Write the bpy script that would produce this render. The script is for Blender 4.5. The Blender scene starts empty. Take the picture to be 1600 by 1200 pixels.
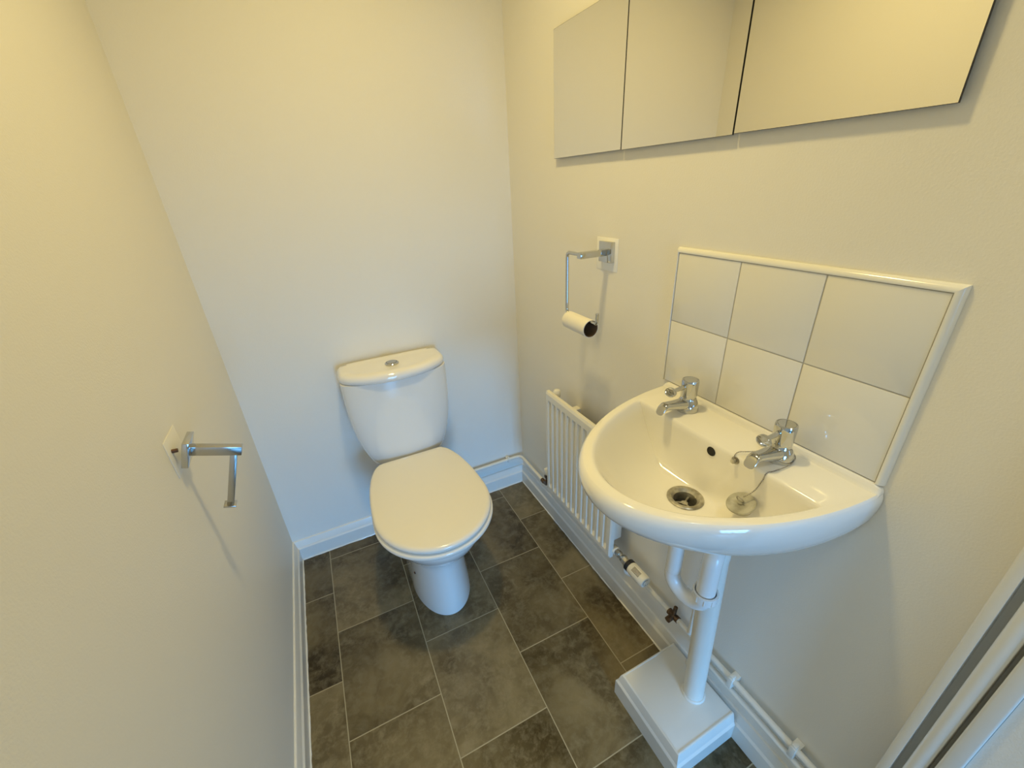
import bpy, bmesh, math, random
from mathutils import Vector, Matrix
random.seed(3)
PI = math.pi
S = bpy.context.scene
COL = S.collection

# ------------------------------------------------------------------ helpers
def new_mat(name, color, rough=.5, metal=0., coat=0., spec=.5):
    m = bpy.data.materials.new(name); m.use_nodes = True
    b = m.node_tree.nodes['Principled BSDF']
    b.inputs['Base Color'].default_value = (*color, 1)
    b.inputs['Roughness'].default_value = rough
    b.inputs['Metallic'].default_value = metal
    b.inputs['Coat Weight'].default_value = coat
    b.inputs['Specular IOR Level'].default_value = spec
    return m

def add_bump(m, scale, strength, dist=.001, detail=3):
    nt = m.node_tree; b = nt.nodes['Principled BSDF']
    tc = nt.nodes.new('ShaderNodeTexCoord'); n = nt.nodes.new('ShaderNodeTexNoise'); bp = nt.nodes.new('ShaderNodeBump')
    n.inputs['Scale'].default_value = scale; n.inputs['Detail'].default_value = detail
    bp.inputs['Strength'].default_value = strength; bp.inputs['Distance'].default_value = dist
    nt.links.new(tc.outputs['Object'], n.inputs['Vector'])
    nt.links.new(n.outputs['Fac'], bp.inputs['Height']); nt.links.new(bp.outputs['Normal'], b.inputs['Normal'])
    return m

def add_mottle(m, c1, c2, scale, lo=.35, hi=.65, detail=4):
    nt = m.node_tree; b = nt.nodes['Principled BSDF']
    tc = nt.nodes.new('ShaderNodeTexCoord'); n = nt.nodes.new('ShaderNodeTexNoise'); r = nt.nodes.new('ShaderNodeValToRGB')
    n.inputs['Scale'].default_value = scale; n.inputs['Detail'].default_value = detail
    r.color_ramp.elements[0].position = lo; r.color_ramp.elements[0].color = (*c1, 1)
    r.color_ramp.elements[1].position = hi; r.color_ramp.elements[1].color = (*c2, 1)
    nt.links.new(tc.outputs['Object'], n.inputs['Vector']); nt.links.new(n.outputs['Fac'], r.inputs['Fac'])
    nt.links.new(r.outputs['Color'], b.inputs['Base Color'])
    return m

def link(name, bm, mat, parent=None, ang=35, smooth=True):
    bmesh.ops.recalc_face_normals(bm, faces=bm.faces)
    me = bpy.data.meshes.new(name)
    if smooth:
        a = math.radians(ang)
        for f in bm.faces: f.smooth = True
        for e in bm.edges:
            if len(e.link_faces) == 2 and e.calc_face_angle(0) > a: e.smooth = False
    bm.to_mesh(me); bm.free(); me.materials.append(mat)
    o = bpy.data.objects.new(name, me); COL.objects.link(o)
    if parent is not None:
        o.parent = parent
        o.matrix_parent_inverse = parent.matrix_world.inverted() if False else Matrix.Translation(-parent.location) if parent.type == 'EMPTY' and parent.parent is None else Matrix.Identity(4)
    return o

def thing(name, label, cat, loc, group=None):
    o = bpy.data.objects.new(name, None); COL.objects.link(o); o.location = loc
    o.empty_display_size = .05
    o['label'] = label; o['category'] = cat
    if group: o['group'] = group
    return o

def tag(o, label, cat, group=None):
    o['label'] = label; o['category'] = cat
    if group: o['group'] = group
    return o

def struct(name, bm, mat, parent=None, **k):
    o = link(name, bm, mat, parent, **k)
    if parent is None: o['kind'] = 'structure'
    return o

def box(bm, x0, x1, y0, y1, z0, z1, bev=0, seg=2):
    g = bmesh.ops.create_cube(bm, size=1)['verts']
    for v in g:
        v.co = Vector((x0+(v.co.x+.5)*(x1-x0), y0+(v.co.y+.5)*(y1-y0), z0+(v.co.z+.5)*(z1-z0)))
    if bev:
        es = {e for v in g for e in v.link_edges}
        bmesh.ops.bevel(bm, geom=list(es), offset=bev, segments=seg, affect='EDGES', profile=.5)
    return bm

def mkbox(*a, **k):
    bm = bmesh.new(); box(bm, *a, **k); return bm

def loft(bm, loops, cap0=False, cap1=False, closed=True):
    rows = [[bm.verts.new(p) for p in L] for L in loops]
    n = len(rows[0])
    for a, b in zip(rows, rows[1:]):
        for i in range(n if closed else n-1):
            j = (i+1) % n
            bm.faces.new((a[i], a[j], b[j], b[i]))
    if cap0: bm.faces.new(rows[0][::-1])
    if cap1: bm.faces.new(rows[-1])
    return rows

def frame_of(d):
    d = d.normalized(); up = Vector((0, 0, 1)) if abs(d.z) < .9 else Vector((0, 1, 0))
    u = d.cross(up).normalized(); return u, u.cross(d).normalized()

def revolve(bm, prof, org=(0, 0, 0), axis=(0, 0, 1), n=32, cap0=True, cap1=True):
    """prof: list of (radius, distance along axis)"""
    org = Vector(org); d = Vector(axis).normalized(); u, v = frame_of(d)
    loops = [[org + d*h + (u*math.cos(2*PI*i/n)+v*math.sin(2*PI*i/n))*r for i in range(n)] for r, h in prof]
    return loft(bm, loops, cap0, cap1)

def fillet(pts, rad, seg=6):
    pts = [Vector(p) for p in pts]; out = [pts[0]]
    for a, b, c in zip(pts, pts[1:], pts[2:]):
        d1 = (a-b); d2 = (c-b); r = min(rad, d1.length*.49, d2.length*.49)
        p = b+d1.normalized()*r; q = b+d2.normalized()*r
        for i in range(seg+1):
            t = i/seg; out.append(p*(1-t)**2+b*2*t*(1-t)+q*t*t)
    out.append(pts[-1]); return out

def tube(bm, pts, r, n=16, rad=0, seg=6, caps=True, square=False):
    pts = fillet(pts, rad, seg) if rad else [Vector(p) for p in pts]
    T = []
    for i in range(len(pts)):
        a = pts[max(i-1, 0)]; b = pts[min(i+1, len(pts)-1)]; T.append((b-a).normalized())
    u, v = frame_of(T[0]); loops = []
    rr = r if isinstance(r, (list, tuple)) else [r]*len(pts)
    for i, p in enumerate(pts):
        u = (u - T[i]*u.dot(T[i])).normalized(); v = T[i].cross(u)
        loops.append([p+(u*math.cos(2*PI*k/n+(PI/4 if square else 0))+v*math.sin(2*PI*k/n+(PI/4 if square else 0)))*rr[i] for k in range(n)])
    loft(bm, loops, caps, caps); return bm

def prism(bm, pts2, axis, a0, a1):
    """extrude closed 2D profile along axis; pts2 -> the two other axes in order"""
    def P(p, a):
        return {'x': (a, p[0], p[1]), 'y': (p[0], a, p[1]), 'z': (p[0], p[1], a)}[axis]
    A = [P(p, a0) for p in pts2]; B = [P(p, a1) for p in pts2]
    loft(bm, [A, B], True, True); return bm

# ------------------------------------------------------------------ materials
wall_paint = add_bump(new_mat('wall_paint', (.84, .815, .75), .5, spec=.35), 300, .45, .0009, 5)
ceil_paint = new_mat('ceiling_paint', (.85, .83, .78), .8)
gloss_white = add_bump(new_mat('gloss_white_woodwork', (.80, .785, .73), .28, coat=.2), 90, .12, .0008)
pipe_white = add_bump(new_mat('painted_pipe_white', (.80, .78, .71), .32), 160, .2, .0005)
ceramic = new_mat('white_ceramic', (.86, .85, .82), .07, coat=.6)
basin_mat = new_mat('basin_ceramic', (.85, .835, .79), .08, coat=.5)
seat_mat = new_mat('seat_plastic', (.84, .82, .76), .16, coat=.2)
tile_mat = new_mat('white_glazed_tile', (.80, .785, .73), .09, coat=.4)
tile_trim_mat = new_mat('white_trim', (.84, .83, .78), .15, coat=.3)
grout = new_mat('tile_grout', (.50, .48, .43), .9)
chrome = new_mat('chrome', (.58, .585, .58), .045, metal=1)
satin = new_mat('worn_chrome', (.50, .49, .46), .17, metal=1)
waste_metal = add_mottle(new_mat('tarnished_waste_metal', (.5, .47, .42), .35, metal=.8), (.30, .28, .23), (.60, .58, .52), 60)
plug_mat = add_mottle(new_mat('grey_plug_rubber', (.4, .4, .35), .45), (.30, .29, .23), (.46, .45, .38), 70)
chain_mat = new_mat('dull_chain_metal', (.35, .33, .30), .3, metal=1)
copper = add_mottle(new_mat('tarnished_copper', (.2, .1, .05), .45, metal=.6), (.06, .035, .02), (.20, .12, .06), 90)
brass = add_mottle(new_mat('dull_nickel_valve', (.4, .36, .28), .3, metal=.9), (.34, .31, .25), (.60, .57, .50), 80)
black = new_mat('black_plastic', (.012, .012, .014), .35)
dark = new_mat('painted_hole_shade', (.004, .004, .004), .6)  # near-black colour standing in for the shade inside holes
upvc = new_mat('white_waste_plastic', (.83, .83, .81), .22, coat=.2)
rad_mat = new_mat('radiator_enamel', (.82, .80, .73), .25, coat=.25)
trv_mat = new_mat('valve_head_plastic', (.82, .79, .70), .35)
paper = add_bump(new_mat('toilet_paper', (.84, .81, .74), .95), 120, .3, .0006)
card = new_mat('brown_card', (.17, .115, .075), .9)
patch_mat = new_mat('old_white_paint', (.93, .92, .88), .5)
faded_patch = new_mat('faded_white_paint', (.87, .85, .785), .55)
mirror_mat = new_mat('mirror_silver', (.88, .87, .83), .015, metal=1)
mirror_edge = new_mat('mirror_edge', (.02, .02, .018), .3)
screw_mat = new_mat('rusty_screw', (.12, .06, .03), .5, metal=.5)
grey_ink = new_mat('grey_marking', (.12, .14, .16), .5)

# floor: dark slate vinyl tiles laid in a running bond
def make_floor_mat():
    m = bpy.data.materials.new('slate_vinyl'); m.use_nodes = True; nt = m.node_tree; b = nt.nodes['Principled BSDF']
    N = nt.nodes.new; Lk = nt.links.new
    tc = N('ShaderNodeTexCoord'); sep = N('ShaderNodeSeparateXYZ'); Lk(tc.outputs['Object'], sep.inputs[0])
    ph = -.0073
    def mad(a, k, c):
        n = N('ShaderNodeMath'); n.operation = 'MULTIPLY_ADD'; n.inputs[1].default_value = k
        Lk(a, n.inputs[0])
        if isinstance(c, float): n.inputs[2].default_value = c
        else: Lk(c, n.inputs[2])
        return n.outputs[0]
    xr = mad(sep.outputs['X'], math.cos(ph), mad(sep.outputs['Y'], math.sin(ph), .9220))
    yr = mad(sep.outputs['Y'], math.cos(ph), mad(sep.outputs['X'], -math.sin(ph), -.0955+.3424*20))
    xr2 = N('ShaderNodeMath'); xr2.operation = 'ADD'; Lk(xr, xr2.inputs[0]); xr2.inputs[1].default_value = .2591*10
    cmb = N('ShaderNodeCombineXYZ'); Lk(yr, cmb.inputs[0]); Lk(xr2.outputs[0], cmb.inputs[1])
    br = N('ShaderNodeTexBrick'); Lk(cmb.outputs[0], br.inputs['Vector'])
    br.offset = .5; br.offset_frequency = 2
    br.inputs['Scale'].default_value = 1; br.inputs['Brick Width'].default_value = .3424; br.inputs['Row Height'].default_value = .2591
    br.inputs['Mortar Size'].default_value = .0016; br.inputs['Mortar Smooth'].default_value = .3
    br.inputs['Color1'].default_value = (0, 0, 0, 1); br.inputs['Color2'].default_value = (1, 1, 1, 1); br.inputs['Mortar'].default_value = (.5, .5, .5, 1)
    # cloudy stone pattern, shifted per tile
    off = N('ShaderNodeVectorMath'); off.operation = 'MULTIPLY_ADD'
    Lk(br.outputs['Color'], off.inputs[0]); off.inputs[1].default_value = (3, 5, 2); Lk(tc.outputs['Object'], off.inputs[2])
    def noise(sc, det, rough, vec, dist=0):
        n = N('ShaderNodeTexNoise'); n.inputs['Scale'].default_value = sc; n.inputs['Detail'].default_value = det
        n.inputs['Roughness'].default_value = rough; n.inputs['Distortion'].default_value = dist; Lk(vec, n.inputs['Vector']); return n.outputs['Fac']
    n1 = noise(6, 6, .62, off.outputs[0], .6); n2 = noise(38, 5, .7, off.outputs[0], .3); n3 = noise(2.3, 2, .5, off.outputs[0])
    def mix(f, a, c):
        x = N('ShaderNodeMix'); x.data_type = 'RGBA'
        if isinstance(f, float): x.inputs['Factor'].default_value = f
        else: Lk(f, x.inputs['Factor'])
        for s, v in ((6, a), (7, c)):
            if isinstance(v, tuple): x.inputs[s].default_value = (*v, 1)
            else: Lk(v, x.inputs[s])
        return x.outputs[2]
    def ramp(f, lo, hi):
        r = N('ShaderNodeMapRange'); r.inputs['From Min'].default_value = lo; r.inputs['From Max'].default_value = hi; Lk(f, r.inputs['Value']); return r.outputs[0]
    c = mix(ramp(n1, .39, .66), (.026, .015, .002), (.245, .198, .104))
    c = mix(ramp(n2, .45, .72), c, (.27, .235, .15))
    c2 = mix(ramp(n3, .43, .62), (.034, .021, .002), (.215, .172, .090))
    c = mix(.5, c, c2)
    c = mix(br.outputs['Fac'], c, (.38, .34, .23))
    Lk(c, b.inputs['Base Color'])
    b.inputs['Roughness'].default_value = .32; b.inputs['Specular IOR Level'].default_value = .42
    bp = N('ShaderNodeBump'); bp.inputs['Strength'].default_value = .35; bp.inputs['Distance'].default_value = .0006
    h = N('ShaderNodeMath'); h.operation = 'SUBTRACT'; Lk(n2, h.inputs[0]); Lk(br.outputs['Fac'], h.inputs[1])
    Lk(h.outputs[0], bp.inputs['Height']); Lk(bp.outputs['Normal'], b.inputs['Normal'])
    return m
floor_mat = make_floor_mat()

# ------------------------------------------------------------------ room (x: left -W .. right 0, y: back 0 .. front FY, z up)
W = 1.0398; FY = -1.452; H = 2.36; T = .1; HY = -3.6; HH = 2.75
struct('floor', mkbox(-W-T, T, HY-T, T, -.05, 0), floor_mat, smooth=False)
struct('ceiling', mkbox(-W-T, T, FY-.12, T, H, H+.05), ceil_paint, smooth=False)
struct('ceiling_hall', mkbox(-W-T, T, HY-T, FY-.12, HH, HH+.05), ceil_paint, smooth=False)
struct('wall_back', mkbox(-W-T, T, 0, T, 0, H), wall_paint, smooth=False)
struct('wall_left', mkbox(-W-T, -W, FY-.12, 0, 0, H), wall_paint, smooth=False)
struct('wall_right', mkbox(0, T, FY-.12, 0, 0, H), wall_paint, smooth=False)
# front wall round the doorway the camera looks through
bm = bmesh.new(); DX0, DX1, DZ = -.985, -.050, 2.02
box(bm, -W, DX0-.041, FY-.12, FY, 0, H); box(bm, DX1+.041, 0, FY-.12, FY, 0, H); box(bm, DX0-.041, DX1+.041, FY-.12, FY, DZ+.02, H); box(bm, -W-T, T, FY-.12, FY-.02, H+.05, HH)
struct('wall_front', bm, wall_paint, smooth=False)
# hallway beyond the doorway, with a daylight window at its end
bm = bmesh.new()
box(bm, -W-T, -W, HY, FY-.12, 0, HH)
struct('wall_hall_left', bm, wall_paint, smooth=False)
struct('wall_hall_right', mkbox(0, T, HY, FY-.12, 0, HH), wall_paint, smooth=False)
bm = bmesh.new(); wx0, wx1, wz0, wz1 = -.86, -.20, .08, 1.10
box(bm, -W-T, wx0, HY-T, HY, 0, HH); box(bm, wx1, T, HY-T, HY, 0, HH)
box(bm, wx0, wx1, HY-T, HY, 0, wz0); box(bm, wx0, wx1, HY-T, HY, wz1, HH)
struct('wall_hall_end', bm, wall_paint, smooth=False)
bm = bmesh.new()
for a in ((wx0, wx0+.05, wz0, wz1), (wx1-.05, wx1, wz0, wz1), (wx0, wx1, wz0, wz0+.05), (wx0, wx1, wz1-.05, wz1), ((wx0+wx1)/2-.02, (wx0+wx1)/2+.02, wz0, wz1)):
    box(bm, a[0], a[1], HY-.07, HY-.02, a[2], a[3])
struct('window_1', bm, gloss_white, smooth=False)

# door frame
def ogee(x_in, x_out, y0):
    sg = 1 if x_out > x_in else -1; w_ = abs(x_out-x_in)
    pts = [(x_in, y0-.002), (x_in, y0+.005), (x_in+sg*.0012, y0+.009), (x_in+sg*.004, y0+.011)]
    pts += [(x_out-sg*w_*.15, y0+.0135), (x_out-sg*.003, y0+.014), (x_out, y0+.012), (x_out, y0-.002)]
    return pts
dfr = struct('door_1', mkbox(DX0, DX1, FY-.13, FY-.014, DZ, DZ+.02), gloss_white)
bm = bmesh.new(); prism(bm, ogee(DX1-.002, -.0005, FY), 'z', 0, DZ+.05); struct('architrave', bm, gloss_white, dfr)
bm = bmesh.new(); prism(bm, ogee(DX0+.002, -W+.0005, FY), 'z', 0, DZ+.05); struct('architrave', bm, gloss_white, dfr)
struct('head_architrave', mkbox(-W+.056, DX1-.004, FY+.0002, FY+.013, DZ, DZ+.05, bev=.003), gloss_white, dfr)
for xf_, sg in ((DX0, 1), (DX1, -1)):
    a, b_ = sorted((xf_-sg*.040, xf_-sg*.030)); 
    struct('door_lining', mkbox(a, b_, FY-.13, FY-.002, 0, DZ+.02), gloss_white, dfr)
    # rounded lining bead, planted stop, outer part of the lining
    pr = [(xf_-sg*.030, FY-.032)]+[(xf_-sg*.004+sg*.005*math.sin(PI*q/8), FY-.0215+.0095*math.cos(PI*(1-q/8))) for q in range(9)]+[(xf_-sg*.030, FY-.012)]
    bm = bmesh.new(); prism(bm, pr, 'z', 0, DZ); struct('lining_bead', bm, gloss_white, dfr)
    a, b_ = sorted((xf_-sg*.030, xf_+sg*.003))
    struct('door_stop', mkbox(a, b_, FY-.056, FY-.0365, 0, DZ, bev=.003, seg=3), gloss_white, dfr)
    a, b_ = sorted((xf_-sg*.0125, xf_-sg*.004))
    struct('door_rebate', mkbox(a, b_, FY-.13, FY-.0565, 0, DZ), wall_paint, dfr)

# skirting boards: chamfered top
def skirt_prof(t=.016, h=.092):
    return [(0, 0), (t, 0), (t, h*.62), (t-.002, h*.66), (t-.0045, h*.70), (t-.009, h*.93), (t-.011, h*.985), (t-.0135, h), (0, h)]
bm = bmesh.new(); prism(bm, [(-p[0], p[1]) for p in skirt_prof()], 'x', -W+.0005, -.0005)
struct('baseboard_back', bm, gloss_white, ang=20)
bm = bmesh.new(); prism(bm, [(-p[0], p[1]) for p in skirt_prof()], 'y', FY, -.001); struct('baseboard_right', bm, gloss_white, ang=20)
bm = bmesh.new(); prism(bm, [(-W+p[0], p[1]) for p in skirt_prof()], 'y', FY, -.001); struct('baseboard_left', bm, gloss_white, ang=20)
# bead of sealant along the floor
bm = bmesh.new()
def bead(a, b, n):
    pts = []
    for i in range(n+1):
        t = i/n; pts.append(Vector(a).lerp(Vector(b), t)+Vector((random.uniform(-.0006, .0006), random.uniform(-.0006, .0006), 0)))
    tube(bm, pts, [.0028+random.uniform(-.0006, .0008) for _ in pts], n=8)
bead((-W+.0165, -.02, .0012), (-W+.0165, FY, .0012), 90)
bead((-W+.02, -.0165, .0012), (-.02, -.0165, .0012), 60)
bead((-.0165, -.02, .0012), (-.0165, -.975, .0012), 60)
struct('trim_1', bm, tile_trim_mat)

# ------------------------------------------------------------------ toilet
TX = -.548
t = thing('toilet', 'white close-coupled toilet with its lid shut, standing against the back wall', 'toilet', (TX, -.35, 0))
NP = 56
def egg(w, yb, yf, wb, z, cx=TX, pw=2.0, yt=None):
    """plan outline: straight back of half width wb at yb, widest w, round front at yf"""
    pts = []; yw = yf + (yb-yf)*.42 if wb < w else yf+w
    n1 = NP*5//8; n2 = NP-n1
    # front half ellipse from right widest to left widest
    for i in range(n1):
        a = PI*i/(n1-1); pts.append((cx+w*math.cos(a), yw-(yw-yf)*math.sin(a)**(2/pw), z))
    # side back: left widest -> back-left corner -> back-right -> right widest
    q = n2//2; yt = yb if yt is None else yt; m = 2 if yt != yb else 0
    def side(k):
        if k > q-m: return wb, yt+(yb-yt)*(k-(q-m))/m
        s = k/(q-m); return w+(wb-w)*(1-math.cos(s*PI/2)), yw+(yt-yw)*math.sin(s*PI/2)
    for i in range(q): a, y = side(i+1); pts.append((cx-a, y, z))
    for i in range(n2-q): a, y = side(min(q, n2-q-i)); pts.append((cx+a, y, z))
    return pts
# pan
bm = bmesh.new()
L = [egg(.103, -.10, -.533, .085, 0), egg(.103, -.10, -.533, .085, .006), egg(.100, -.10, -.530, .083, .05), egg(.096, -.10, -.523, .082, .12), egg(.095, -.10, -.519, .082, .19),
     egg(.099, -.09, -.522, .085, .235), egg(.118, -.08, -.545, .088, .262, yt=-.2), egg(.140, -.06, -.585, .09, .295, yt=-.2), egg(.160, -.045, -.618, .092, .335, yt=-.2), egg(.170, -.04, -.636, .094, .365, yt=-.2),
     egg(.175, -.035, -.644, .096, .385, yt=-.2), egg(.175, -.035, -.646, .096, .397, yt=-.2), egg(.168, -.04, -.638, .092, .404, yt=-.2), egg(.12, -.06, -.58, .07, .404, yt=-.2)]
loft(bm, L, True, True); link('pan', bm, ceramic, t, ang=50)
bm = bmesh.new(); revolve(bm, [(.0048, 0), (.0045, .002), (.002, .003)], (TX-.0925, -.41, .125), (-1, -.35, .05), n=14); link('screw_cap', bm, screw_mat, t)
# seat ring and lid
def slab(w, yb, yf, wb, z0, z1, r):
    Ls = []
    for i in range(5):
        a = i/4*PI/2; k = r*(1-math.sin(a)); Ls.append(egg(w-k, yb, yf+k, wb-k*.5, z0+r*(1-math.cos(a)) if False else z0+r-r*math.cos(a)))
    for i in range(6):
        a = i/5*PI/2; k = r*1.3*(1-math.cos(a)); Ls.append(egg(w-k, yb-k*.3, yf+k, wb-k*.5, z1-r+r*math.sin(a)))
    return Ls
bm = bmesh.new(); loft(bm, slab(.186, -.19, -.662, .110, .405, .424, .008), True, True); link('seat', bm, seat_mat, t, ang=60)
bm = bmesh.new(); Ls = slab(.183, -.172, -.658, .109, .4245, .446, .010)
Ls.append(egg(.150, -.195, -.615, .095, .4475)); Ls.append(egg(.08, -.26, -.52, .05, .4485))
loft(bm, Ls, True, True); link('toilet_lid', bm, seat_mat, t, ang=60)
for sg in (-1, 1):
    bm = bmesh.new(); tube(bm, [(TX+sg*.075-.02, -.183, .428), (TX+sg*.075+.02, -.183, .428)], .009, n=12); link('hinge', bm, seat_mat, t)
# cistern
NC = 64
def cis(w, yf, z, bow, yb=-.012, ef=.30, eb=.16):
    """plan: straight back, bowed front with rounded corners"""
    pts = []
    for i in range(NC):
        a = 2*PI*i/NC; c = math.cos(a); s = math.sin(a)
        ex = ef if s < 0 else eb
        x = w*math.copysign(abs(c)**ex, c); f = abs(s)**ex
        side = (yf+bow*(x/w)**2)
        mid = (yb+yf+bow)/2
        y = mid+(side-mid)*f if s < 0 else mid+(yb-mid)*f
        pts.append((TX+.007+x, y, z))
    return pts
bm = bmesh.new()
L = []
for i in range(15):
    u = i/14; z = .420+.337*u; w = .184-.049*(1-u)**3.2; yf = -.158-.018*math.sin(u*PI/2)
    L.append(cis(w, yf, z, .028+.012*u))
L.insert(0, cis(.131, -.153, .4135, .028)); L.insert(0, cis(.122, -.145, .4105, .026))
loft(bm, L, True, True); link('cistern', bm, ceramic, t, ang=50)
bm = bmesh.new()
L = [cis(.172, -.172, .757, .04, ef=.52, eb=.34), cis(.180, -.184, .758, .045, ef=.52, eb=.34), cis(.184, -.188, .763, .046, ef=.52, eb=.34), cis(.1845, -.189, .772, .046, ef=.52, eb=.34), cis(.183, -.1865, .780, .046, ef=.52, eb=.34), cis(.179, -.182, .786, .046, ef=.52, eb=.34), cis(.172, -.174, .7895, .045, ef=.52, eb=.34),
     cis(.160, -.158, .7905, .042, -.026, ef=.52, eb=.34), cis(.154, -.150, .789, .042, -.032, ef=.52, eb=.34), cis(.08, -.11, .789, .02, -.05, ef=.52, eb=.34)]
loft(bm, L, True, True); link('cistern_lid', bm, ceramic, t, ang=60)
bm = bmesh.new(); revolve(bm, [(.024, 0), (.024, .004), (.022, .006), (.019, .0065), (.0185, .004)], (TX+.005, -.100, .789), n=32); bt = link('flush_button', bm, chrome, t); bt['label'] = 'chrome dual flush button'
bm = bmesh.new(); revolve(bm, [(.0175, 0), (.0175, .0045), (.016, .0065), (.004, .007)], (TX+.005, -.100, .791), n=28)
bt2 = link('button_plunger', bm, satin, bt)

# ------------------------------------------------------------------ wash basin
YC = -1.064; RZ = .875
b = thing('wash_basin', 'white ceramic wall-hung wash basin with two chrome taps, below the tiled splashback', 'wash basin', (0, YC, .73))
NF, NB = 61, 21
def bshape(a, w, xb, z, xc=0., dz_back=0):
    """D outline: ellipse semi axes a (towards room), w (along wall), cut straight at x=xb"""
    pts = []
    c = min(1, max(-1, (-(xb-xc))/a)); a0 = math.asin(c)
    for i in range(NF):
        th = a0+(PI-2*a0)*i/(NF-1)
        pts.append((xc-a*math.sin(th), YC+w*math.cos(th), z))
    p0, p1 = pts[-1], pts[0]
    for i in range(1, NB):
        s = i/NB; pts.append((xb, p0[1]+(p1[1]-p0[1])*s, z))
    return pts
A, Wd = .387, .2315
bx = -.0015
L = []
under = [(.25,.30,.692), (.36,.43,.695), (.46,.55,.705), (.58,.68,.723), (.70,.80,.748), (.82,.90,.777), (.92,.96,.805), (.975,.985,.827), (.996,.996,.843), (1,1,.855), (.996,.997,.864), (.986,.988,.8705), (.974,.978,.8743)]
def crom(P, n=3):
    out = []
    for i in range(len(P)-1):
        a, b_, c_, d_ = P[max(i-1, 0)], P[i], P[i+1], P[min(i+2, len(P)-1)]
        for k in range(n):
            t_ = k/n; out.append(tuple(.5*(2*q+(r_-p)*t_+(2*p-5*q+4*r_-w_)*t_*t_+(3*q-p-3*r_+w_)*t_**3) for p, q, r_, w_ in zip(a, b_, c_, d_)))
    return out+[P[-1]]
for ka, kw, z in crom(under): L.append(bshape(A*ka, Wd*kw, bx, z))
def lerpl(P, Q, t, z): return [(p[0]+(q[0]-p[0])*t, p[1]+(q[1]-p[1])*t, z) for p, q in zip(P, Q)]
R0 = bshape(.361, .2140, -.108, RZ-.0005); R1 = bshape(.357, .2110, -.1105, RZ-.002); R2 = bshape(.353, .2080, -.1125, RZ-.0065)
# bottom of the bowl: small D whose straight back is the crease
WX, WZ = -.160, .757
def small(k, z):
    pts = []
    for i in range(NF):
        th = .25+(PI-.5)*i/(NF-1); pts.append((WX-k*math.sin(th), YC+k*math.cos(th)*1.0, z))
    p0, p1 = pts[-1], pts[0]
    for i in range(1, NB):
        s = i/NB; th = (PI-.25)+(PI+.5)*s
        pts.append((WX-k*math.sin(th), YC+k*math.cos(th), z))
    return pts
B0 = small(.036, WZ)
L.append(R0); L.append(R1); L.append(R2)
NTT = 26
for i in range(1, NTT+1):
    u = i/NTT
    g = 1-(1-u)**2.1
    row = []
    for k, (p, q) in enumerate(zip(R2, B0)):
        fr = k if k < NF else None
        if fr is None:      # back facet: steep, then a crease, then a flat shelf to the waste
            s = abs((k-NF+1)/NB-.5)*2
            x = p[0]+(q[0]-p[0])*u**1.6; 
            y = p[1]+(q[1]-p[1])*u
            gg = 1-(1-u)**2.6
        else:
            x = p[0]+(q[0]-p[0])*u; y = p[1]+(q[1]-p[1])*u
            e = abs(fr/(NF-1)-.5)*2; gg = 1-(1-u)**(2.1+.5*e**6)
            x = p[0]+(q[0]-p[0])*u**(1+.6*e**6)
        row.append((x, y, RZ-.006-(RZ-.006-WZ)*gg))
    L.append(row)
L.append(small(.030, WZ-.002)); L.append(small(.026, WZ-.012)); L.append(small(.026, WZ-.030))
bm = bmesh.new(); loft(bm, L, True, True)
from mathutils.bvhtree import BVHTree
bmesh.ops.recalc_face_normals(bm, faces=bm.faces); bm.normal_update()
bvh = BVHTree.FromBMesh(bm)
def drop(x, y, gap=0.):      # height of the basin surface under a point
    hit = bvh.ray_cast(Vector((x, y, 1.2)), Vector((0, 0, -1)))
    return hit[0].z+gap, (hit[1] if hit[1].z > 0 else -hit[1])
def wallpt(y, z):            # point and normal on the back slope of the bowl
    hit = bvh.ray_cast(Vector((-.20, y, z)), Vector((1, 0, 0)))
    n_ = hit[1] if hit[1].x < 0 else -hit[1]
    return hit[0], n_
OVP, OVN = wallpt(-1.067, .8545); OVP = OVP+OVN*.0006
bo = link('basin_bowl', bm, basin_mat, b, ang=48)
# upstand ledge against the tiles
bm = bmesh.new(); lp = [(-.0005, 0), (-.0005, 1), (-.0085, 1), (-.0115, .87), (-.0135, .55), (-.0165, .27), (-.022, .03), (-.022, 0)]
LL = []
for yy, k_ in ((-.2285, .0), (-.227, .35), (-.223, .75), (-.216, 1), (.216, 1), (.223, .75), (.227, .35), (.2285, 0)):
    LL.append([(x, YC+yy, .870+(.0040+.0128*k_)*h_) for x, h_ in lp])
loft(bm, LL, True, True)
link('back_ledge', bm, basin_mat, b)
# near-black disc painting the shade inside the overflow hole
bm = bmesh.new(); revolve(bm, [(.0095, 0), (.0085, .0012), (.006, .0006)], OVP, OVN, n=24); link('overflow_shade_disc', bm, dark, b)
# waste flange
bm = bmesh.new(); revolve(bm, [(.035, 0), (.035, .002), (.033, .0035), (.027, .003), (.022, -.003), (.021, -.016), (.0205, -.020)], (WX, YC, WZ), n=40, cap0=False, cap1=False)
wf = link('waste_outlet', bm, waste_metal, b); wf['label'] = 'tarnished metal drain ring'
bm = bmesh.new(); revolve(bm, [(.0208, 0), (.0205, .0004)], (WX, YC, WZ-.020), n=32); link('drain_shade_disc', bm, dark, wf)  # dark disc paints the shade down the drain
bm = bmesh.new()
for k in range(3):
    a = 2*PI*k/3+.4; tube(bm, [(WX, YC, WZ-.013), (WX+.0205*math.cos(a), YC+.0205*math.sin(a), WZ-.013)], .0022, n=8)
revolve(bm, [(.0065, 0), (.0065, .002)], (WX, YC, WZ-.014), n=16)
link('strainer', bm, waste_metal, wf)

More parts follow.
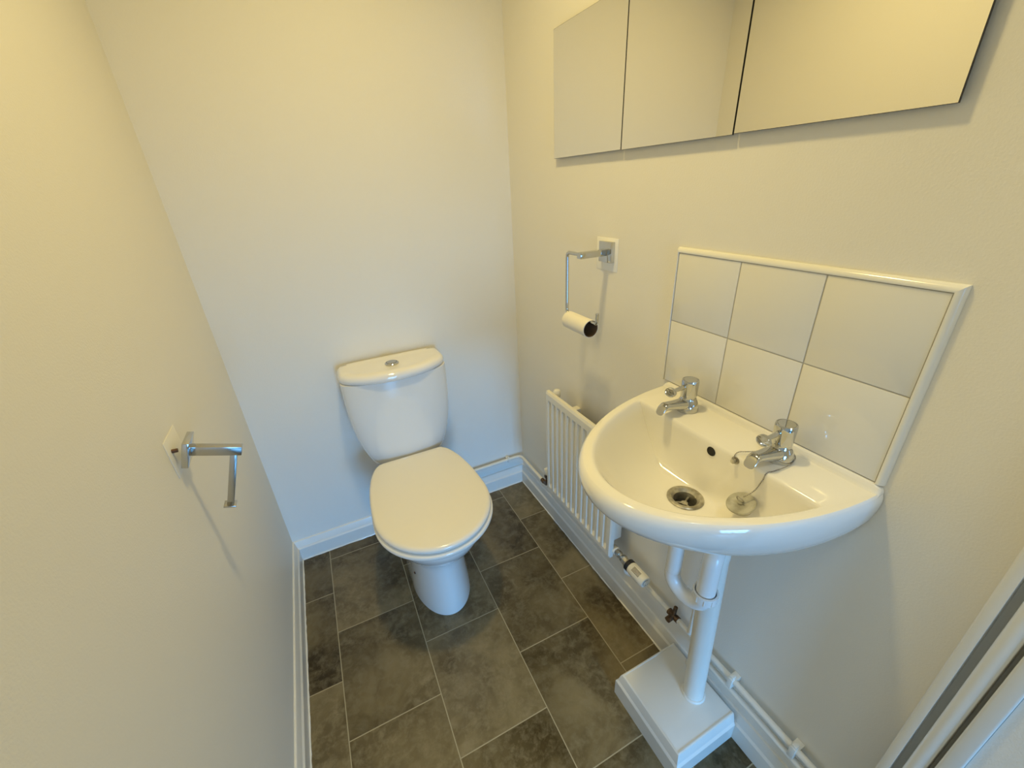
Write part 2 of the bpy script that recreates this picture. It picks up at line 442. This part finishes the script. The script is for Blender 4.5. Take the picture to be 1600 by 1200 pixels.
# pillar taps
def make_tap(cy):
    o = Vector((-.055, cy, RZ-.0005))
    bm = bmesh.new()
    revolve(bm, [(.0235, 0), (.0238, .004), (.0232, .010), (.0215, .018), (.0185, .024), (.0168, .027), (.0163, .034)], o, n=36)
    # spout: sweeps out of the body towards the room, squared tip turned down
    sec = [(-.004, .016, .017, .011), (-.020, .017, .0155, .0105), (-.036, .0195, .013, .0095), (-.052, .0225, .0115, .0085), (-.064, .0245, .0108, .0082), (-.070, .0240, .0106, .0088), (-.0755, .0205, .0104, .0088), (-.0785, .0165, .0100, .0075)]
    loops = []
    for x, z, w, h in sec:
        loops.append([(o.x+x+(.5*h*math.sin(2*PI*i/20) if x < -.068 else 0), o.y+w*math.copysign(abs(math.cos(2*PI*i/20))**.75, math.cos(2*PI*i/20)), o.z+z+h*math.copysign(abs(math.sin(2*PI*i/20))**.8, math.sin(2*PI*i/20))) for i in range(20)])
    loft(bm, loops, True, True)
    tp = link('pillar_tap', bm, chrome, b, ang=40)
    tp['label'] = 'chrome pillar tap'
    bm = bmesh.new()
    revolve(bm, [(.0140, .033), (.0166, .0335), (.0170, .036), (.0176, .064), (.0175, .0685), (.0168, .0712), (.0152, .0716), (.0148, .0706), (.0142, .0706), (.0138, .0714), (.003, .0717)], o, n=36)
    # short lever with a disc shaped end
    zz = o.z+.0575
    lv = [(-.010, 0, .0045, .0062), (-.020, 0, .0040, .0058), (-.030, -.0005, .0038, .0050), (-.038, -.001, .0040, .0042), (-.046, -.002, .0050, .0036), (-.052, -.002, .0040, .0030)]
    loft(bm, [[(o.x+x, o.y+w*math.cos(2*PI*i/16), zz+z+h*math.sin(2*PI*i/16)) for i in range(16)] for x, z, w, h in lv], True, True)
    dn = Vector((-.30, -.42, .86)).normalized()
    revolve(bm, [(.0088, -.0030), (.0114, -.0016), (.0121, .0002), (.0114, .0020), (.0088, .0030), (.0030, .0026)], (o.x-.0545, o.y, zz-.0025), dn, n=28)
    link('tap_handle', bm, chrome, tp, ang=40)
    return tp
tapL = make_tap(-.948); tapR = make_tap(-1.156)

# plug and ball chain
pl = thing('sink_plug', 'grey rubber sink plug on a ball chain lying in the wash basin', 'plug', (-.125, -1.160, .79))
pn = Vector((-.40, .10, 1)).normalized(); PLP = Vector((-.137, -1.161, 0)); pa_, pb_ = frame_of(pn)
for rr_, hh_ in ((.0165, -.012), (.0235, 0)):
    for q_ in range(16):
        v_ = (pa_*math.cos(q_*PI/8)+pb_*math.sin(q_*PI/8))*rr_+pn*hh_
        PLP.z = max(PLP.z, drop(PLP.x+v_.x, PLP.y+v_.y)[0]-v_.z)
PLP.z += .0003
bm = bmesh.new(); revolve(bm, [(.0165, -.012), (.0195, -.001), (.0235, 0), (.0245, .002), (.0235, .0042), (.014, .0048), (.013, .0042), (.006, .0045)], PLP, pn, n=36); link('plug', bm, plug_mat, pl)
bm = bmesh.new(); revolve(bm, [(.0055, 0), (.006, .003), (.0035, .0055)], PLP+pn*.0045, pn, n=16); link('plug_boss', bm, plug_mat, pl)
bm = bmesh.new()
pu, pv = frame_of(pn); ringc = PLP+pn*.0125
tube(bm, [ringc+(Vector((0, 1, 0))*math.cos(a)+pn*math.sin(a))*.0065 for a in [2*PI*i/20 for i in range(21)]], .0009, n=6, caps=False); link('plug_ring', bm, chain_mat, pl)
bm = bmesh.new()
APT, APN = wallpt(-1.118, .866)
way = [tuple(APT+APN*.008), (-.108, -1.112, .880), (-.088, -1.124, .8795), (-.070, -1.134, .882), (-.040, -1.130, .884), (-.029, -1.152, .886), (-.034, -1.176, .882), (-.058, -1.182, .8775), (-.085, -1.181, .8775), (-.098, -1.178, .877), (-.112, -1.174, .866), (-.122, -1.169, .835), tuple(ringc+Vector((.002, -.002, .006)))]
cp = fillet(way, .012, 5); fine = []
for p, q_ in zip(cp, cp[1:]):
    nn = max(1, int((q_-p).length/.003)); fine += [p.lerp(q_, i/nn) for i in range(nn)]
cp = fine+[cp[-1]]
for p in cp[:-6]:
    zz_ = drop(p.x, p.y)[0]+.0017
    if p.z < zz_: p.z = zz_
d_acc = 0; beads = []; step = .0031
for p, q in zip(cp, cp[1:]):
    seg = (q-p).length; s = step-d_acc
    while s <= seg:
        beads.append(p.lerp(q, s/seg)); s += step
    d_acc = (d_acc+seg) % step
for p in beads:
    bmesh.ops.create_icosphere(bm, subdivisions=1, radius=.00135, matrix=Matrix.Translation(p))
tube(bm, cp, .0004, n=5)
link('ball_chain', bm, chain_mat, pl, ang=80)
bm = bmesh.new(); ap = APT
revolve(bm, [(.0075, 0), (.0075, .0012), (.0035, .002), (.0032, .006), (.0046, .0065), (.0042, .009)], ap, APN, n=16); link('chain_stay', bm, waste_metal, pl)

# ------------------------------------------------------------------ waste pipe
w = thing('waste_pipe', 'white plastic sink trap and painted downpipe between the basin and the floor boxing', 'waste pipe', (-.07, -1.118, .093))
bm = bmesh.new(); tube(bm, [(WX, YC, .691), (WX, YC, .545)], .0165, n=24); revolve(bm, [(.020, 0), (.0235, .002), (.0235, .018), (.020, .021)], (WX, YC, .670), n=12)
link('tail_pipe', bm, upvc, w)
bm = bmesh.new(); uy = -1.141; ux = -.150
pts = [Vector((WX, YC, .555))]
for i in range(13):
    a = PI*i/12; pts.append(Vector((WX+(ux-WX)*(1-math.cos(a))/2, (YC+uy)/2+(YC-uy)/2*math.cos(a), .545-.034*math.sin(a))))
pts.append(Vector((ux, uy, .552)))
tube(bm, pts, .0170, n=24); link('trap_bend', bm, upvc, w)
bm = bmesh.new(); revolve(bm, [(.0215, 0), (.0245, .0015), (.0250, .017), (.0250, .021), (.0222, .022), (.0208, .021), (.0205, .014)], (ux, uy, .546), n=28, cap1=False)
for k in range(10):
    a = 2*PI*k/10; box(bm, ux+.0245*math.cos(a)-.0012, ux+.0245*math.cos(a)+.0012, uy+.0245*math.sin(a)-.0012, uy+.0245*math.sin(a)+.0012, .549, .563)
link('collar_nut', bm, upvc, w)
bm = bmesh.new(); tube(bm, [(ux, uy, .548), (ux, uy, .668), (-.105, -1.118, .668), (-.104, -1.118, .60)], .0190, n=24, rad=.022, seg=8); link('swan_neck', bm, upvc, w)
bm = bmesh.new(); revolve(bm, [(.027, 0), (.0255, .004), (.0250, .01), (.0250, .525), (.0262, .530), (.0262, .552), (.024, .556)], (-.069, -1.118, .093), (-.037/.556, 0, 1), n=32); link('downpipe', bm, pipe_white, w)
bm = bmesh.new(); revolve(bm, [(.0295, 0), (.0300, .002), (.0275, .006)], (-.069, -1.118, .092), n=32); link('sealant_ring', bm, tile_trim_mat, w)

# ------------------------------------------------------------------ floor boxing
bx0, bx1, by0, by1, bh = -.218, -.0165, -1.2115, -.985, .092
k = thing('pipe_boxing', 'low white painted box on the floor under the basin, the downpipe entering its top', 'boxing', ((bx0+bx1)/2, (by0+by1)/2, 0))
bm = bmesh.new(); box(bm, bx0+.012, bx1, by0+.012, by1-.012, .001, bh, bev=.0012); link('top_panel', bm, gloss_white, k)
def sp(h=bh): return skirt_prof(.016, h+.001)
bm = bmesh.new()
def mitred(bm, prof, pts_at):   # loops of profile along path
    loft(bm, [pts_at(s, prof) for s in range(4)], True, True)
prof = [(p[0]-.016, p[1]) for p in sp()]
def at(s, pr):
    out = []
    for d, z in pr:
        if s == 0: out.append((bx1, by1+d, z))
        elif s == 1: out.append((bx0-d, by1+d, z))
        elif s == 2: out.append((bx0-d, by0-d, z))
        else: out.append((bx1, by0-d, z))
    return out
mitred(bm, prof, at); link('side_trim', bm, gloss_white, k, ang=20)

# ------------------------------------------------------------------ splashback
ty0, tz0, ts = -.8300, 1.1879, .15
s_ = thing('tiled_splashback', 'white glazed tile splashback three tiles wide on the right wall above the basin', 'splashback', (0, -1.055, .876))
bm = bmesh.new(); g = .0011
for i in range(3):
    for j in range(2):
        zt = tz0-j*ts; zb = zt-ts
        box(bm, -.0078, -.0005, ty0-(i+1)*ts+g, ty0-i*ts-g, zb+g, zt-g, bev=.0009, seg=2)
link('tile', bm, tile_mat, s_)
link('grout', mkbox(-.0062, -.0003, ty0-3*ts, ty0, .8875, tz0), grout, s_)
def quad(bm, pts_fn):
    pr = [(0, 0)]+[(.0115*math.sin(a), .0115*(1-math.cos(a))*-1+.0115) for a in [PI/2*i/6 for i in range(7)]]
    return pr
# rounded edge strips: (offset outwards, height off wall)
prq = [(0, .0003), (0, .0095)]+[(.002+.0085*math.sin(a), .0015+.0085*math.cos(a)) for a in [PI/2*i/7 for i in range(8)]]+[(.0105, .0003)]
ya, yb, zt = ty0+.0005, ty0-3*ts-.0005, tz0+.0005
bm = bmesh.new(); loft(bm, [[(-h, ya+o*.45, zt+o) for o, h in prq], [(-h, yb-o, zt+o) for o, h in prq]], True, True); link('edge_trim', bm, tile_trim_mat, s_)
bm = bmesh.new(); loft(bm, [[(-h, yb-o, zt+o) for o, h in prq], [(-h, yb-o, .8872) for o, h in prq]], True, True); link('edge_trim', bm, tile_trim_mat, s_)
bm = bmesh.new(); loft(bm, [[(-h, ya+o*.45, zt+o) for o, h in prq], [(-h, ya+o*.45, .8872) for o, h in prq]], True, True); link('edge_trim', bm, tile_trim_mat, s_)

# ------------------------------------------------------------------ mirrors
my, mz, mw = -.3249, 1.3965, .2983; mtop = 1.6934
mlab = ['square frameless mirror tile farthest from the door, nearest the back wall corner', 'square frameless mirror tile in the middle of the row of three', 'square frameless mirror tile nearest the door, above the tiled splashback']
for i in range(3):
    o = thing('mirror', mlab[i], 'mirror', (0, my-(i+.5)*mw, mz), 'mirror tiles in a row on the right wall')
    y1 = my-i*mw-.0012; y0 = my-(i+1)*mw+.0012; zz0 = mz+(0, -.0006, .0008)[i]
    bm = bmesh.new(); box(bm, -.0122, -.0120, y0+.0005, y1-.0005, zz0+.0005, mtop-.0005); link('mirror_glass', bm, mirror_mat, o, smooth=False)
    bm = bmesh.new(); box(bm, -.0120, -.0085, y0, y1, zz0, mtop); link('mirror_backing', bm, mirror_edge, o, smooth=False)
    for a in (.06, mw-.06):
        for c in (.06, .24): link('mounting_pad', mkbox(-.0085, -.0003, y0+a-.012, y0+a+.012, mz+c-.012, mz+c+.012), patch_mat, o, smooth=False)

# ------------------------------------------------------------------ radiator
ry0, ry1, rz0, rz1, rx = -.756, -.362, .233, .670, -.075
r = thing('radiator', 'white panel radiator with vertical flutes low on the right wall beside the basin', 'radiator', (-.04, -.56, rz0))
NCH = 12; pitch = (ry1-ry0-.024)/NCH
ys = [(ry0, 0)]
ys.append((ry0+.004, 1))
for i in range(NCH):
    a = ry0+.012+i*pitch
    ys += [(a+pitch*.16, 1), (a+pitch*.30, 2), (a+pitch*.70, 2), (a+pitch*.84, 1)]
ys += [(ry1-.004, 1), (ry1, 0)]
zs = [rz0, rz0+.006, rz0+.020, rz0+.034, rz1-.040, rz1-.030, rz1-.008, rz1]
bm = bmesh.new(); grid = []
for zi, z in enumerate(zs):
    row = []
    for y, kd in ys:
        x = rx
        if kd == 0 or zi in (0, len(zs)-1): x = rx+.004
        if kd == 2 and 3 <= zi <= 4: x = rx+.0085
        row.append(bm.verts.new((x, y, z)))
    grid.append(row)
for a, c in zip(grid, grid[1:]):
    for i in range(len(ys)-1): bm.faces.new((a[i], a[i+1], c[i+1], c[i]))
# back sheet and rim
bv = [[bm.verts.new((rx+.016, y, z)) for y in (ry0, ry1)] for z in (rz0, rz1)]
bm.faces.new((bv[0][0], bv[1][0], bv[1][1], bv[0][1]))
bm.faces.new([v for v in grid[0]]+[bv[0][1], bv[0][0]])
bm.faces.new([v for v in grid[-1]][::-1]+[bv[1][0], bv[1][1]])
bm.faces.new([g_[0] for g_ in grid][::-1]+[bv[0][0], bv[1][0]])
bm.faces.new([g_[-1] for g_ in grid]+[bv[1][1], bv[0][1]])
link('front_panel', bm, rad_mat, r, ang=12)
bm = bmesh.new(); fy0, fy1 = ry0+.008, ry1-.06; n = 20; prev = None; z0_, z1_ = rz0+.065, rz1-.035
path = []
for i in range(n):
    a = fy0+(fy1-fy0)*i/n; q = (fy1-fy0)/n
    path += [(rx+.017, a), (rx+.017, a+q*.35), (rx+.047, a+q*.5), (rx+.047, a+q*.85)]
vs = [[bm.verts.new((x, y, z)) for x, y in path] for z in (z0_, z1_)]
for i in range(len(path)-1): bm.faces.new((vs[0][i], vs[0][i+1], vs[1][i+1], vs[1][i]))
cf = link('convector_fins', bm, rad_mat, r, smooth=False)
md = cf.modifiers.new('t', 'SOLIDIFY'); md.thickness = .0008
bm = bmesh.new(); box(bm, rx+.0165, rx+.048, fy0-.003, fy0-.0005, z0_, z1_, bev=.0008); link('side_plate', bm, rad_mat, r)
bm = bmesh.new(); tube(bm, [(rx+.012, ry1-.030, rz1-.022), (rx+.030, ry1-.030, rz1-.022)], .011, n=18); revolve(bm, [(.012, -.02), (.0135, -.010), (.0135, .004), (.010, .009), (.004, .011)], (rx+.030, ry1-.030, rz1), n=20); link('bleed_plug', bm, rad_mat, r)
for yy in (ry0+.10, ry1-.10):
    for za, zb in ((rz1-.075, rz1-.040), (rz0+.05, rz0+.085)): link('wall_bracket', mkbox(rx+.016, -.0003, yy-.012, yy+.012, za, zb), rad_mat, r)
VX, VZ = -.050, .257
# thermostatic valve on the door side
bm = bmesh.new(); revolve(bm, [(.0125, 0), (.0135, .002), (.0135, .016), (.012, .018)], (VX, ry0+.012, VZ), (0, -1, 0), n=20); link('inlet_bush', bm, rad_mat, r)
bm = bmesh.new()
revolve(bm, [(.0085, 0), (.0085, .006), (.0115, .008), (.0115, .018), (.009, .020), (.009, .026), (.0125, .030), (.0135, .040), (.0125, .050), (.0145, .052), (.0145, .062)], (VX, ry0-.005, VZ), (0, -1, 0), n=8)
revolve(bm, [(.010, 0), (.0125, .010), (.0125, .030), (.010, .032)], (VX, ry0-.045, VZ+.004), (.35, 0, -1), n=8)
vb = link('valve_body', bm, brass, r)
bm = bmesh.new(); revolve(bm, [(.0165, 0), (.0195, .001), (.0195, .013), (.018, .014)], (VX, ry0-.062, VZ), (0, -1, 0), n=28)
link('valve_collar', bm, black, vb)
hy = ry0-.076
bm = bmesh.new(); revolve(bm, [(.0180, 0), (.0195, .003), (.0195, .046), (.0192, .058), (.0165, .063), (.015, .0635)], (VX, hy, VZ), (0, -1, 0), n=36); vh = link('valve_head', bm, trv_mat, vb); vh['label'] = 'cream thermostatic valve head'
S_TRV = (VX, hy, VZ)
# slots around the head, all as grooves standing proud by a hair
for grp in (2.05, 4.1, 6.2):
    for q in range(5):
        a = grp+(q-2)*.17; ca, sa = math.cos(a), math.sin(a); bm = bmesh.new()
        m4 = Matrix.Translation((VX+.0193*ca, hy-.030, VZ+.0193*sa)) @ Matrix.Rotation(-a, 4, 'Y')
        for v in bmesh.ops.create_cube(bm, size=1)['verts']: v.co = m4 @ Vector((v.co.x*.0010, v.co.y*.030, v.co.z*.0015))
        link('vent_slot', bm, black, vb)
bm = bmesh.new()
tube(bm, [Vector((VX+.0105*math.cos(a), hy-.0637, VZ+.0105*math.sin(a))) for a in [.9+2.6*i/12 for i in range(13)]], .0007, n=6)
for a in (4.2, 4.8, 5.4): tube(bm, [Vector((VX+.009*math.cos(a), hy-.0637, VZ+.009*math.sin(a))), Vector((VX+.0115*math.cos(a), hy-.0637, VZ+.0115*math.sin(a)))], .0007, n=6)
link('valve_marking', bm, grey_ink, vb)
# lockshield at the far end
bm = bmesh.new(); revolve(bm, [(.0085, 0), (.0085, .020), (.012, .022), (.012, .045), (.009, .047)], (VX, ry1-.002, VZ), (0, 1, 0), n=10)
tube(bm, [(VX, ry1+.034, VZ+.01), (VX, ry1+.034, VZ-.016)], .010, n=10)
lb = link('lockshield_valve', bm, copper, r)
bm = bmesh.new(); revolve(bm, [(.011, 0), (.0125, .003), (.0125, .020), (.010, .026), (.005, .028)], (VX, ry1+.036, VZ+.010), (0, .25, 1), n=20); link('valve_cap', bm, upvc, lb)

# ------------------------------------------------------------------ pipes
def clip(parent, p, ax, z, two=None, off=-1):
    """plastic saddle clip round a pipe; ax = pipe direction"""
    bm = bmesh.new(); x, y = p
    zl = two if two else z
    if ax == 'y':
        box(bm, -.032, -.018, y-.0065, y+.0065, zl-.010, z+.010, bev=.002); box(bm, -.020, -.0003, y-.0085, y+.0085, zl-.006, z+.006, bev=.001)
        box(bm, -.029, -.016, y-.0052, y+.0052, z+.0085, z+.0155, bev=.0015)
    else:
        box(bm, x-.006, x+.006, -.032, -.018, z-.010, z+.010, bev=.002); box(bm, x-.007, x+.007, -.020, -.0003, z-.006, z+.006, bev=.001)
        box(bm, x-.004, x+.004, -.029, -.016, z+.0085, z+.0155, bev=.0015)
    return link('pipe_clip', bm, pipe_white, parent)
PX = -.0215; PR = .0075
# A: back wall -> corner -> radiator
bm = bmesh.new(); tube(bm, [(-.52, -.0215, .30), (-.52, -.0215, .160), (PX, -.0215, .160), (PX, -.232, .160)], PR, n=16, rad=.03, seg=8)
pa = thing('heating_pipe', 'white pipe along the back wall behind the toilet, turning the corner to the radiator', 'pipe', (-.2, -.02, .15))
link('pipe', bm, pipe_white, pa); clip(pa, (-.087, 0), 'x', .160)
bm = bmesh.new(); revolve(bm, [(PR+.0012, 0), (PR+.0018, .002), (PR+.0018, .018), (PR+.0008, .02)], (PX, -.228, .160), (0, -1, 0), n=16)
tube(bm, [(PX, -.245, .160), (PX-.004, -.275, .170), (-.044, -.312, .215), (-.050, -.326, .240)], PR, n=14, rad=.015); f = link('copper_elbow', bm, copper, pa); f['label'] = 'bare tarnished copper bend'
# B: upper supply pipe on the right wall, valve -> tee -> door
pb = thing('supply_pipe', 'upper of the two white pipes above the right skirting board, with a bare copper tee', 'pipe', (0, -1.2, .2), 'pipes along the right wall')
bm = bmesh.new(); tube(bm, [(-.048, -.803, .232), (-.046, -.806, .204), (PX, -.840, .204), (PX, -.968, .204)], PR, n=16, rad=.014); tube(bm, [(PX, -1.000, .204), (PX, -1.18, .205), (PX-.001, -1.30, .203), (PX, FY+.018, .203)], PR, n=16)
link('pipe', bm, pipe_white, pb)
bm = bmesh.new(); revolve(bm, [(PR+.001, 0), (PR+.0022, .001), (PR+.0022, .012), (PR+.0008, .014), (PR+.0008, .024), (PR+.0022, .026), (PR+.0022, .036)], (PX, -.966, .204), (0, -1, 0), n=18)
tube(bm, [(PX, -.984, .204), (PX-.024, -.984, .200)], PR+.001, n=14)
tube(bm, [(PX, -.984, .204), (PX+.004, -.984, .236)], PR*.75, n=14)
f = link('copper_tee', bm, copper, pb); f['label'] = 'bare tarnished copper tee'
clip(pb, (0, -1.176), 'y', .205, .190); clip(pb, (0, -1.332), 'y', .203, .188)
pc = thing('supply_pipe', 'lower of the two white pipes above the right skirting board', 'pipe', (0, -1.2, .168), 'pipes along the right wall')
bm = bmesh.new(); tube(bm, [(PX-.004, -1.060, .094), (PX, -1.068, .166), (PX, -1.10, .168), (PX, -1.2, .168), (PX, FY+.018, .166)], PR, n=16, rad=.015); link('pipe', bm, pipe_white, pc)
pd = thing('riser_pipe', 'thin white vertical pipe climbing the wall behind the basin downpipe', 'pipe', (PX, -1.046, .2))
bm = bmesh.new(); tube(bm, [(PX-.001, -1.012, .205), (PX-.001, -1.046, .206), (PX-.001, -1.046, .735)], PR+.0002, n=16, rad=.014); link('pipe', bm, pipe_white, pd)

# ------------------------------------------------------------------ toilet roll holder on the right wall
h = thing('toilet_roll_holder', 'chrome toilet roll holder on the right wall between toilet and basin', 'toilet roll holder', (0, -.583, 1.16))
bm = bmesh.new(); box(bm, -.0012, -.0002, -.621, -.532, 1.113, 1.197, bev=.0004); f = link('unpainted_patch', bm, patch_mat, h); f['label'] = 'white unpainted square of wall round the plate'  # thin sheet added to show the wall's unpainted square, no fitting part
bm = bmesh.new(); box(bm, -.013, -.0012, -.609, -.556, 1.136, 1.189, bev=.0012); link('wall_plate', bm, chrome, h)
bm = bmesh.new(); box(bm, -.096, -.012, -.592, -.574, 1.154, 1.170, bev=.0010); link('arm', bm, chrome, h)
bm = bmesh.new(); rxx = -.090; zr0 = .9965
tube(bm, [(rxx, -.575, 1.164), (rxx, -.520, 1.164), (rxx, -.520, zr0), (rxx, -.662, zr0), (rxx, -.662, zr0+.030)], .0047, n=14, rad=.013); link('roll_rod', bm, chrome, h)
# nearly empty roll
q = thing('toilet_roll', 'nearly empty toilet roll hanging on the chrome holder', 'toilet roll', (rxx, -.590, .975))
rc = (rxx, -.531, .9785); ln = .106
def hollow(bm, ro, ri, org, ax, L_):
    revolve(bm, [(ri, 0), (ro, 0), (ro, L_), (ri, L_), (ri, 0)], org, ax, n=40, cap0=False, cap1=False)
bm = bmesh.new(); hollow(bm, .0240, .0228, rc, (0, -1, 0), ln); link('paper', bm, paper, q)
bm = bmesh.new(); hollow(bm, .0227, .0217, (rc[0], rc[1]+.0002, rc[2]), (0, -1, 0), ln+.0004); f = link('cardboard_core', bm, card, q); f['label'] = 'brown cardboard tube'

# ------------------------------------------------------------------ holder on the left wall
h = thing('toilet_roll_holder', 'empty chrome holder hanging loose and tilted on the left wall', 'toilet roll holder', (-W, -.62, .905))
h2 = h
bm = bmesh.new(); box(bm, -W+.0002, -W+.0010, -.655, -.575, .868, .946, bev=.0003); f = link('unpainted_patch', bm, faded_patch, h); f['label'] = 'white unpainted square of wall behind the plate'  # added sheet showing the fainter unpainted square of the left wall
rot = Matrix.Translation((-1.0145, -.620, .905)) @ Matrix.Rotation(math.radians(19), 4, 'Y')
def xf(bm): bmesh.ops.transform(bm, matrix=rot, verts=bm.verts); return bm
bm = bmesh.new(); box(bm, -.0115, 0, -.026, .026, -.026, .026, bev=.0010); link('wall_plate', xf(bm), chrome, h)
bm = bmesh.new(); box(bm, -.001, .083, -.008, .008, -.0095, .0095, bev=.0008); link('arm', xf(bm), satin, h)
bm = bmesh.new(); box(bm, .063, .0755, -.0055, .0055, -.130, -.0085, bev=.0006); link('roll_bar', xf(bm), satin, h)
bm = bmesh.new(); box(bm, .0575, .0800, -.011, .011, -.1325, -.1295, bev=.0005); link('end_stop', xf(bm), satin, h)
bm = bmesh.new(); tube(bm, [(-W+.0005, -.634, .918), (-W+.010, -.633, .917)], .0038, n=10); link('screw', bm, screw_mat, h)

# ------------------------------------------------------------------ ceiling lamp (out of frame, lights the room)
LX, LY = -.50, -.72
c = thing('ceiling_lamp', 'round opal ceiling lamp over the middle of the room', 'lamp', (LX, LY, H-.06))
bm = bmesh.new(); revolve(bm, [(.13, 0), (.135, .01), (.135, .03)], (LX, LY, H-.031), n=40); link('lamp_base', bm, upvc, c)
ld = bpy.data.lights.new('ceiling_lamp_light', 'AREA'); ld.shape = 'DISK'; ld.size = .13; ld.energy = 7.1; ld.color = (1, .774, .300); ld.spread = math.radians(142)
lo = bpy.data.objects.new('ceiling_lamp_light', ld); COL.objects.link(lo); lo.location = (LX, LY, H-.045)
# daylight through the hall window
wd = bpy.data.lights.new('window_daylight', 'AREA'); wd.shape = 'RECTANGLE'; wd.size = wx1-wx0-.1; wd.size_y = wz1-wz0-.1; wd.energy = 12.8; wd.color = (.150, .482, 1); wd.spread = math.radians(80)
wo = bpy.data.objects.new('window_daylight', wd); COL.objects.link(wo); wo.location = ((wx0+wx1)/2, HY+.01, (wz0+wz1)/2); wo.rotation_euler = (PI/2, 0, 0)
wo.rotation_euler = (math.radians(90), 0, 0)
d = Vector((.10, 1, -.36)); wo.rotation_euler = d.to_track_quat('-Z', 'Y').to_euler()

HLX, HLY = -.40, -1.85
c = thing('ceiling_lamp', 'round opal ceiling lamp in the hallway', 'lamp', (HLX, HLY, HH-.06))
bm = bmesh.new(); revolve(bm, [(.13, 0), (.135, .01), (.135, .03)], (HLX, HLY, HH-.031), n=40); link('lamp_base', bm, upvc, c)
hd = bpy.data.lights.new('hall_lamp_light', 'AREA'); hd.shape = 'DISK'; hd.size = .25; hd.energy = 6.9; hd.color = (.95, 1, .92)
ho = bpy.data.objects.new('hall_lamp_light', hd); COL.objects.link(ho); ho.location = (HLX, HLY, HH-.045)

wld = bpy.data.worlds.new('World'); S.world = wld; wld.use_nodes = True
bg = wld.node_tree.nodes['Background']; bg.inputs[0].default_value = (.55, .72, 1, 1); bg.inputs[1].default_value = .05

# ------------------------------------------------------------------ camera
R = [[0.8969662417169036, -0.4393330468446517, -0.049376463729682685], [-0.2319894756061164, -0.3726600844973055, -0.8985017221076761], [0.3763408620230501, 0.8173805327830216, -0.4361841585833798]]
cd = bpy.data.cameras.new('Camera'); cam = bpy.data.objects.new('Camera', cd); COL.objects.link(cam)
M = Matrix(((R[0][0], -R[1][0], -R[2][0], -.7293), (R[0][1], -R[1][1], -R[2][1], -1.5041), (R[0][2], -R[1][2], -R[2][2], 1.3399), (0, 0, 0, 1)))
cam.matrix_world = M
cd.sensor_fit = 'HORIZONTAL'; cd.sensor_width = 36; cd.lens = 647.7243/1600*36; cd.clip_start = .01
S.camera = cam
S.view_settings.view_transform = 'Standard'; S.view_settings.look = 'None'; S.view_settings.gamma = 1
S.view_settings.exposure = 0.0
S.cycles.max_bounces = 10; S.cycles.diffuse_bounces = 6; S.cycles.glossy_bounces = 5
S.cycles.caustics_reflective = True; S.cycles.blur_glossy = .3; S.cycles.sample_clamp_indirect = 6
